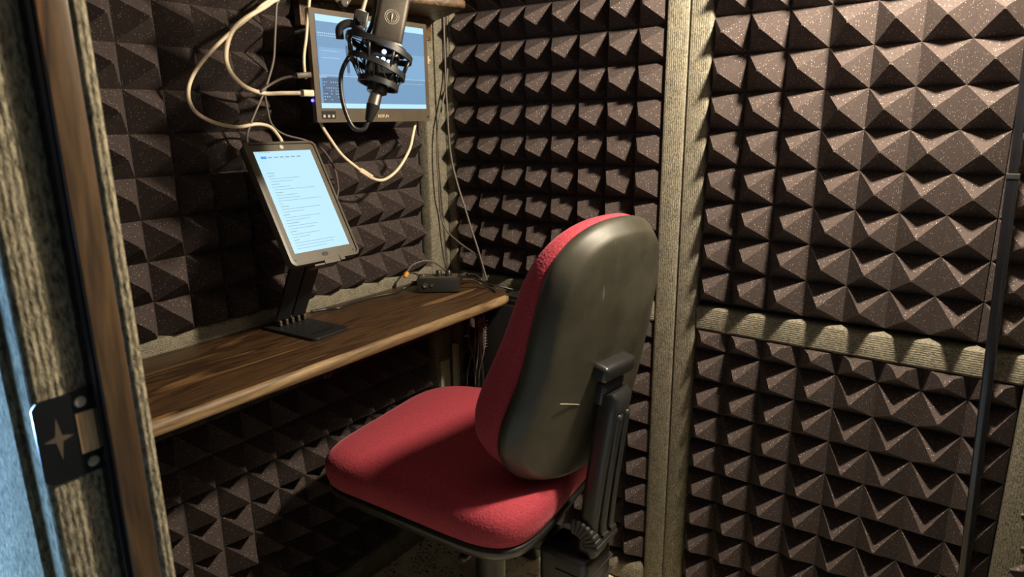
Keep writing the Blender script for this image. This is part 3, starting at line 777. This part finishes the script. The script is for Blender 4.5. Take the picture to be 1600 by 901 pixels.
t = thing('microphone_boom_arm', 'cream and black jointed boom arm holding the microphone, coming down from the ceiling', 'boom arm', Mi(-.62, .52))
jt = Mi(-.50, 1.9)
bm = bmesh.new(); add_tube(bm, [Mi(-.62, .52), jt], .045 * P, 12, False); link_mesh('end_rod', bm, MT['cream'], t, True, None, 50)
bm = bmesh.new(); add_cyl(bm, Mi(-.62, .50), Mi(-.62, .56), .11 * P, 16, bev=.0008); link_mesh('collar', bm, MT['cream'], t, True, None, 50)
pj = ray(538, 6, 14.4) if 'ray' in globals() else U(3.05, -8.75, 6.9)
bm = bmesh.new(); pl = [(-.62, .62), (.32, .62), (.06, -.06), (-.06, -.10), (-.20, .0)]
add_prism(bm, [(a * P, b * P) for a, b in pl], (pj, mS, mA, mF), .04 * P, .0006); link_mesh('joint_plate', bm, MT['bezel'], t)
bm = bmesh.new(); add_cyl(bm, pj + mF * (.03 * P), pj + mF * (.11 * P), .075 * P, 12, bev=.0006); link_mesh('bolt', bm, MT['steel'], t)
bm = bmesh.new()
for s in (-.28, .16): add_tube(bm, [pj + mS * (s * P) + mA * (.5 * P), pj + mS * ((s - .6) * P) + Vector((0, 0, 1)) * (10.2 * P)], .075 * P, 8, False)
add_box(bm, U(2.2, -9.3, 16.6), U(3.0, -8.5, H), .004)
link_mesh('upper_arm', bm, MT['black'], t)
bm = bmesh.new(); add_tube(bm, [pj + mA * (.45 * P) - mS * (.3 * P), jt, jt + mS * (.25 * P)], .09 * P, 10, False); link_mesh('elbow', bm, MT['black'], t)

def cable(name, pts, rad, mat, label, cat='cable', extra=None, group=None):
    bm = bmesh.new(); add_tube(bm, pts, rad * P, 10)
    if extra is None:
        return tag(link_mesh(name, bm, mat, None, True), label, cat, group)
    e = thing(name, label, cat, Vector(pts[0]), group); link_mesh('cord', bm, mat, e, True)
    for nm, (a, b, w, h_, m_) in extra:
        a = Vector(a); b = Vector(b); d = (b - a); L_ = d.length; d.normalize(); sd = d.cross(Vector((1, 0, 0)) if abs(d.x) < .9 else Vector((0, 1, 0))).normalized(); ud = sd.cross(d)
        bm = bmesh.new(); add_prism(bm, rrect(w * P, h_ * P, min(w, h_) * P * .25, 3), (a, sd, ud, d), L_, .0006); link_mesh(nm, bm, m_, e, True, None, 40)
    return e
# xlr cable of the microphone
bA, bB, bC = Mi(0, -1.06), Mi(-.02, -1.34), Mi(-.06, -1.72)
t = thing('microphone_cable', 'black microphone cable with silver plug looping below the shock mount', 'cable', bC)
bm = bmesh.new(); add_cyl(bm, bA, bB, .13 * P, 20, .14 * P); link_mesh('plug_collar', bm, MT['steel'], t, True, None, 50)
bm = bmesh.new(); add_cyl(bm, bB, bC, .15 * P, 20, .08 * P, bev=.0008); link_mesh('plug_boot', bm, MT['blackcable'], t, True, None, 50)
bm = bmesh.new(); add_tube(bm, [bC, Mi(-.14, -1.92), Mi(-.38, -1.90), Mi(-.66, -1.45), Mi(-.80, -.92), Mi(-.72, -.50), Mi(-.55, -.2, -.3), Mi(-.35, .5, -.35), Mi(-.40, 1.4, -.3), Mi(-.3, 3.5, -.3)], .048 * P, 10); link_mesh('cord', bm, MT['blackcable'], t, True)

# ------------------------------------------------------------------ wooden shelf at the top
t = thing('wall_shelf', 'wooden shelf with a rounded edge directly above the monitor', 'shelf', U(-.5, -3.5, 8))
bm = bmesh.new()
ol = [(-1.88, -6.8), (-.75, -6.8), (.62, -2.35), (.66, -2.15), (.55, -1.98), (.35, -1.88), (-1.88, -.62)]
vs = [bm.verts.new(U(a, b, 7.98)) for a, b in ol]; f = bm.faces.new(vs)
r_ = bmesh.ops.extrude_face_region(bm, geom=[f]); bmesh.ops.translate(bm, verts=[g for g in r_['geom'] if isinstance(g, bmesh.types.BMVert)], vec=(0, 0, -.28 * P))
bmesh.ops.bevel(bm, geom=[e for e in bm.edges if e.calc_length() > .0001 and not all(abs(v.co.x - U(-1.88, 0, 0).x) < .001 for v in e.verts)], offset=.10 * P, segments=4, affect='EDGES', profile=.5)
link_mesh('board', bm, MT['shelfwood'], t, True, None, 45)
bm = bmesh.new(); add_box(bm, U(-1.89, -6.5, 7.0), U(-1.62, -1.2, 7.71), .002); link_mesh('cleat', bm, MT['shelfwood'], t)

# ------------------------------------------------------------------ audio interface on the desk
bx, by_ = -.32, -2.75
t = thing('audio_interface', 'small black box with two knobs and two front jacks at the far desk end', 'audio interface', U(bx, by_, -1.2))
ba = Vector((cos(radians(38)), sin(radians(38)), 0)); bb_ = Vector((-ba.y, ba.x, 0))
def bxp(a, b, z): return U(bx, by_, -1.195) + ba * (a * P) + bb_ * (b * P) + Vector((0, 0, z * P))
def bbox(bm, lo, hi, bev=.001):
    t2 = bmesh.new(); add_box(t2, lo, hi, bev / P if bev else 0, 2)
    for v in t2.verts: v.co = bxp(*v.co)
    merge(bm, t2)
bm = bmesh.new(); bbox(bm, (-.70, -.36, .03), (.72, .40, .50), .0018); link_mesh('housing', bm, MT['black'], t, True, None, 40)
bm = bmesh.new(); bbox(bm, (-.62, -.28, .50), (.64, .32, .512), 0); link_mesh('top_plate', bm, MT['bezel'], t)
for a in (.02, .34):
    bm = bmesh.new(); add_cyl(bm, bxp(a, -.02, .50), bxp(a, -.02, .70), .115 * P, 18, .10 * P, bev=.0008); link_mesh('knob', bm, MT['black'], t, True, None, 40)
for a, rr in ((-.42, .085), (-.20, .05)):
    bm = bmesh.new(); add_lathe(bm, [(bxp(a, -.36, .27), rr * P), (bxp(a, -.40, .27), rr * P), (bxp(a, -.40, .27), rr * .55 * P), (bxp(a, -.37, .27), rr * .5 * P)], -bb_, 16); link_mesh('jack', bm, MT['steel'], t, True, None, 40)
for a, b in ((-.55, -.2), (.55, -.2), (.55, .25), (-.55, .25)):
    bm = bmesh.new(); add_cyl(bm, bxp(a, b, 0), bxp(a, b, .04), .06 * P, 10); link_mesh('rubber_foot', bm, MT['rubber'], t)
bm = bmesh.new(); add_cyl(bm, bxp(-.5, .0, .51), bxp(-.5, .0, .545), .03 * P, 10); link_mesh('power_light', bm, MT['cream'], t)

# ------------------------------------------------------------------ cables
def ruvs(x, pts): return [U(x, a, b) for a, b in pts]
wc = MT['whitecable']
p1 = ruvs(-1.12, [(-7.57, 9.5), (-7.6, 7.76), (-8.1, 7.21), (-8.93, 6.59), (-9.63, 6.0), (-10.1, 5.47), (-10.26, 5.03), (-10.12, 4.66), (-9.67, 4.41), (-9.08, 4.3), (-8.53, 4.36)]) + [U(-1.0, -8.22, 4.28), U(-.75, -8.15, 4.02), U(-.66, -8.15, 3.90)]
cable('charging_cable', p1, .048, wc, 'cream white charging cable looping down the left wall into the top of the tablet')
p2 = ruvs(-1.10, [(-7.2, 9.5), (-7.37, 7.79), (-7.8, 7.35), (-8.58, 6.89), (-8.98, 6.53), (-9.19, 6.02), (-9.12, 5.62), (-8.78, 5.29), (-8.25, 5.13)]) + [U(-.8, -7.9, 5.13), U(-.45, -7.55, 5.13)]
cable('video_cable', p2, .058, wc, 'cream white cable with a square plug entering the left edge of the monitor', extra=[('plug', (U(-.42, -7.58, 5.13), U(-.40, -7.27, 5.13), .17, .21, wc))])
cable('power_cable', [U(-.40, -7.0, 9.5), U(-.36, -7.10, 7.75), U(-.36, -7.16, 7.36), U(-.37, -7.24, 6.96), U(-.38, -7.33, 6.49), U(-.40, -7.42, 6.09), U(-.40, -7.45, 5.75), U(-.44, -7.40, 5.5)], .04, wc, 'thin cream cable hanging straight down along the left edge of the monitor')
p4 = ruvs(-.62, [(-6.89, 4.5), (-6.86, 4.3), (-6.64, 3.97), (-6.24, 3.48), (-5.69, 3.07), (-5.22, 2.77), (-4.71, 2.66), (-4.09, 2.93), (-3.55, 3.49), (-3.34, 3.97), (-3.2, 4.37), (-3.2, 4.5)])
cable('hanging_cable', p4, .046, wc, 'cream white cable sagging in a loop below the monitor', extra=[('sleeve', (U(-.62, -5.62, 3.02), U(-.62, -5.18, 2.77), .15, .12, wc))])
gc = MT['greycable']; bc = MT['blackcable']
cable('data_cable', [U(-1.12, a, b) for a, b in [(-7.40, 9.5), (-7.46, 7.7), (-7.6, 7.3), (-7.74, 6.51), (-7.85, 5.95), (-8.1, 5.38), (-8.23, 5.14), (-8.53, 4.66), (-8.71, 4.35), (-8.85, 3.98), (-8.8, 3.2)]], .032, gc, 'thin dark cable crossing behind the white ones and dropping behind the tablet')
cable('thin_cable', [U(-1.10, a, b) for a, b in [(-8.22, 5.17), (-8.18, 4.74), (-8.09, 4.34), (-7.73, 4.08), (-7.02, 3.89), (-6.5, 3.61), (-6.16, 3.1), (-6.07, 2.58), (-6.13, 2.25), (-6.6, 1.0)]], .028, gc, 'thin grey cable arching behind the right edge of the tablet')
cable('usb_cable', [U(-1.05, -8.36, 5.17), U(-1.0, -8.11, 5.34), U(-.8, -7.85, 5.5), U(-.5, -7.62, 5.56)], .035, gc, 'short dark cable with a black plug entering the monitor above the white plug', extra=[('plug', (U(-.5, -7.66, 5.56), U(-.42, -7.27, 5.60), .15, .20, MT['bezel']))])
cable('corner_cable', [U(-1.6, a, b) for a, b in [(-.5, 9.5), (-.42, 8.79), (-.42, 7.15), (-.5, 5.87), (-.78, 5.0), (-1.05, 4.24), (-1.18, 3.26), (-1.14, 1.9)]] + [U(-1.75, -.95, 1.1), U(-1.5, -.93, .5), U(-1.05, -.95, .2), U(-.59, -.95, -.04), U(-.15, -.95, -.23), U(.1, -.95, -.55), U(.25, -1.0, -1.06)], .032, gc, 'thin cable hanging in the corner post and curving over the end of the desk')
cable('corner_cable', [U(a, -.98, b) for a, b in [(-1.25, 9.5), (-1.25, 5.64), (-1.23, 4.89), (-1.2, 3.91), (-1.1, 3.02), (-.84, 2.13), (-.54, 1.35), (-.3, .68), (-.03, .01), (.24, -.77), (.36, -1.12)]], .036, gc, 'straight thin cable slanting down across the foam to the end of the desk')
cable('desk_cable', [U(-1.03, -3.22, -.95), U(-1.25, -3.5, -1.10), U(-1.22, -4.01, -1.14), U(-1.40, -4.77, -1.14), U(-1.41, -5.6, -1.14), U(-1.28, -6.22, -1.14), U(-1.52, -6.55, -1.14), U(-1.62, -7.0, -1.12)], .048, bc, 'black cable lying along the desk from the audio interface to the tablet stand', extra=[('plug', (U(-.86, -3.02, -.92), U(-1.08, -3.28, -.96), .15, .15, bc))])
cable('tag_cable', [U(-1.24, -3.30, -.56), U(-1.35, -2.9, -.40), U(-1.2, -2.5, -.32), U(-1.0, -2.2, -.40), U(-.55, -2.2, -.6), U(-.25, -2.35, -.66)], .03, gc, 'thin cable with an orange end arching over the audio interface', extra=[('orange_end', (U(-1.24, -3.28, -.58), U(-1.24, -3.42, -.72), .12, .12, MT['orange']))])
cable('desk_cable', [U(.38, -2.35, -.80), U(.55, -2.0, -.86), U(.75, -1.75, -1.05), U(1.15, -1.75, -1.14), U(1.50, -1.95, -1.14)], .034, bc, 'thin black cable trailing from the interface over the end corner of the desk')
cable('desk_cable', [U(.26, -1.9, -.72), U(.2, -1.4, -.85), U(.35, -1.2, -1.10), U(.8, -1.35, -1.13), U(1.1, -1.3, -1.15), U(1.5, -.95, -1.3)], .034, bc, 'black cable running from the back of the interface towards the dark box')

# dark box beyond the desk end; body lengthened under the desk to shade the corner
t = thing('equipment_box', 'rounded black box beside the foam wall, lengthened under the desk end to shade the corner', 'box', U(1.5, -1.2, -11.3))
bm = bmesh.new(); add_box(bm, U(.1, -1.52, -11.28), U(2.75, -.86, -1.60), .012, 4); add_box(bm, U(1.42, -1.50, -1.7), U(2.72, -.88, -1.44), .006, 3)
link_mesh('body', bm, MT['black'], t, True, None, 50)
bm = bmesh.new(); add_box(bm, U(1.44, -1.48, -1.44), U(2.70, -.90, -1.36), .005, 3); link_mesh('lid', bm, MT['black'], t, True, None, 50)
# tangle of leads and ties below the desk
t = thing('cable_bundle', 'tangled bundle of black leads with pale ties hanging under the desk end', 'cables', U(.9, -1.7, -1.6))
rn = random.Random(11)
for k in range(7):
    x0 = .3 + rn.random() * .7; bm = bmesh.new()
    add_tube(bm, [U(x0, -1.75 + rn.random() * .2, -1.55), U(x0 + rn.uniform(-.3, .3), -1.8, -3), U(x0 + rn.uniform(-.5, .3), -1.75, -4.6), U(x0 + rn.uniform(-.5, .3), -1.7, -6.2)], .03 * P, 8)
    link_mesh('lead', bm, gc if k % 3 == 0 else bc, t, True)
for k in range(11):
    a = 2 * pi * k / 11; bm = bmesh.new()
    c0 = U(.86, -1.95, -2.35); add_tube(bm, [c0, c0 + Vector((cos(a), -.2, sin(a) * .8)) * (P * rn.uniform(.22, .38))], .022 * P, 6, False)
    link_mesh('tie_end', bm, gc, t)
bm = bmesh.new(); add_tube(bm, [U(.98 + .07 * cos(q * 1.1), -1.95 + .07 * sin(q * 1.1), -2.55 - q * .018) for q in range(40)], .016 * P, 6, False); link_mesh('coiled_lead', bm, gc, t, True)

# slim black pole in front of the right hand foam
t = thing('pole', 'slim glossy black two-piece pole standing in front of the foam at the right edge', 'pole', U(15.3, -1.0, -11.3))
def polex(z): return 14.80 + (3.16 - z) * .0385
def seg(z0, z1, w, nm):
    bm = bmesh.new(); rings = []
    for z in (z0, z1):
        rings.append([U(polex(z) + a, -1.0 + b, z) for a, b in rrect(w, .14, .04, 3)])
    loft(rings, bm); link_mesh(nm, bm, MT['blackgloss'], t, True, None, 40)
seg(-11.25, 3.10, .22, 'lower_section'); seg(3.13, H - .3, .17, 'upper_section')
bm = bmesh.new(); add_box(bm, U(polex(3.1) - .13, -1.09, 3.04), U(polex(3.1) + .13, -.91, 3.16), .001); link_mesh('joint', bm, MT['black'], t)
bm = bmesh.new(); add_box(bm, U(polex(-11.3) - .5, -1.35, -11.3), U(polex(-11.3) + .5, -.62, -11.2), .002); link_mesh('foot', bm, MT['black'], t)

# lamp that lights the booth, above the picture
t = thing('ceiling_lamp', 'small pendant lamp socket hanging from the booth ceiling, above the picture', 'lamp', U(13.7, -4.6, H))
bm = bmesh.new(); add_tube(bm, [U(13.7, -4.6, H), U(13.7, -4.6, 12.2)], .05 * P, 8, False); link_mesh('cord', bm, bc, t)
bm = bmesh.new(); add_cyl(bm, U(13.7, -4.6, 12.3), U(13.7, -4.6, 11.5), .25 * P, 16, .3 * P); link_mesh('socket', bm, MT['cream'], t, True, None, 50)
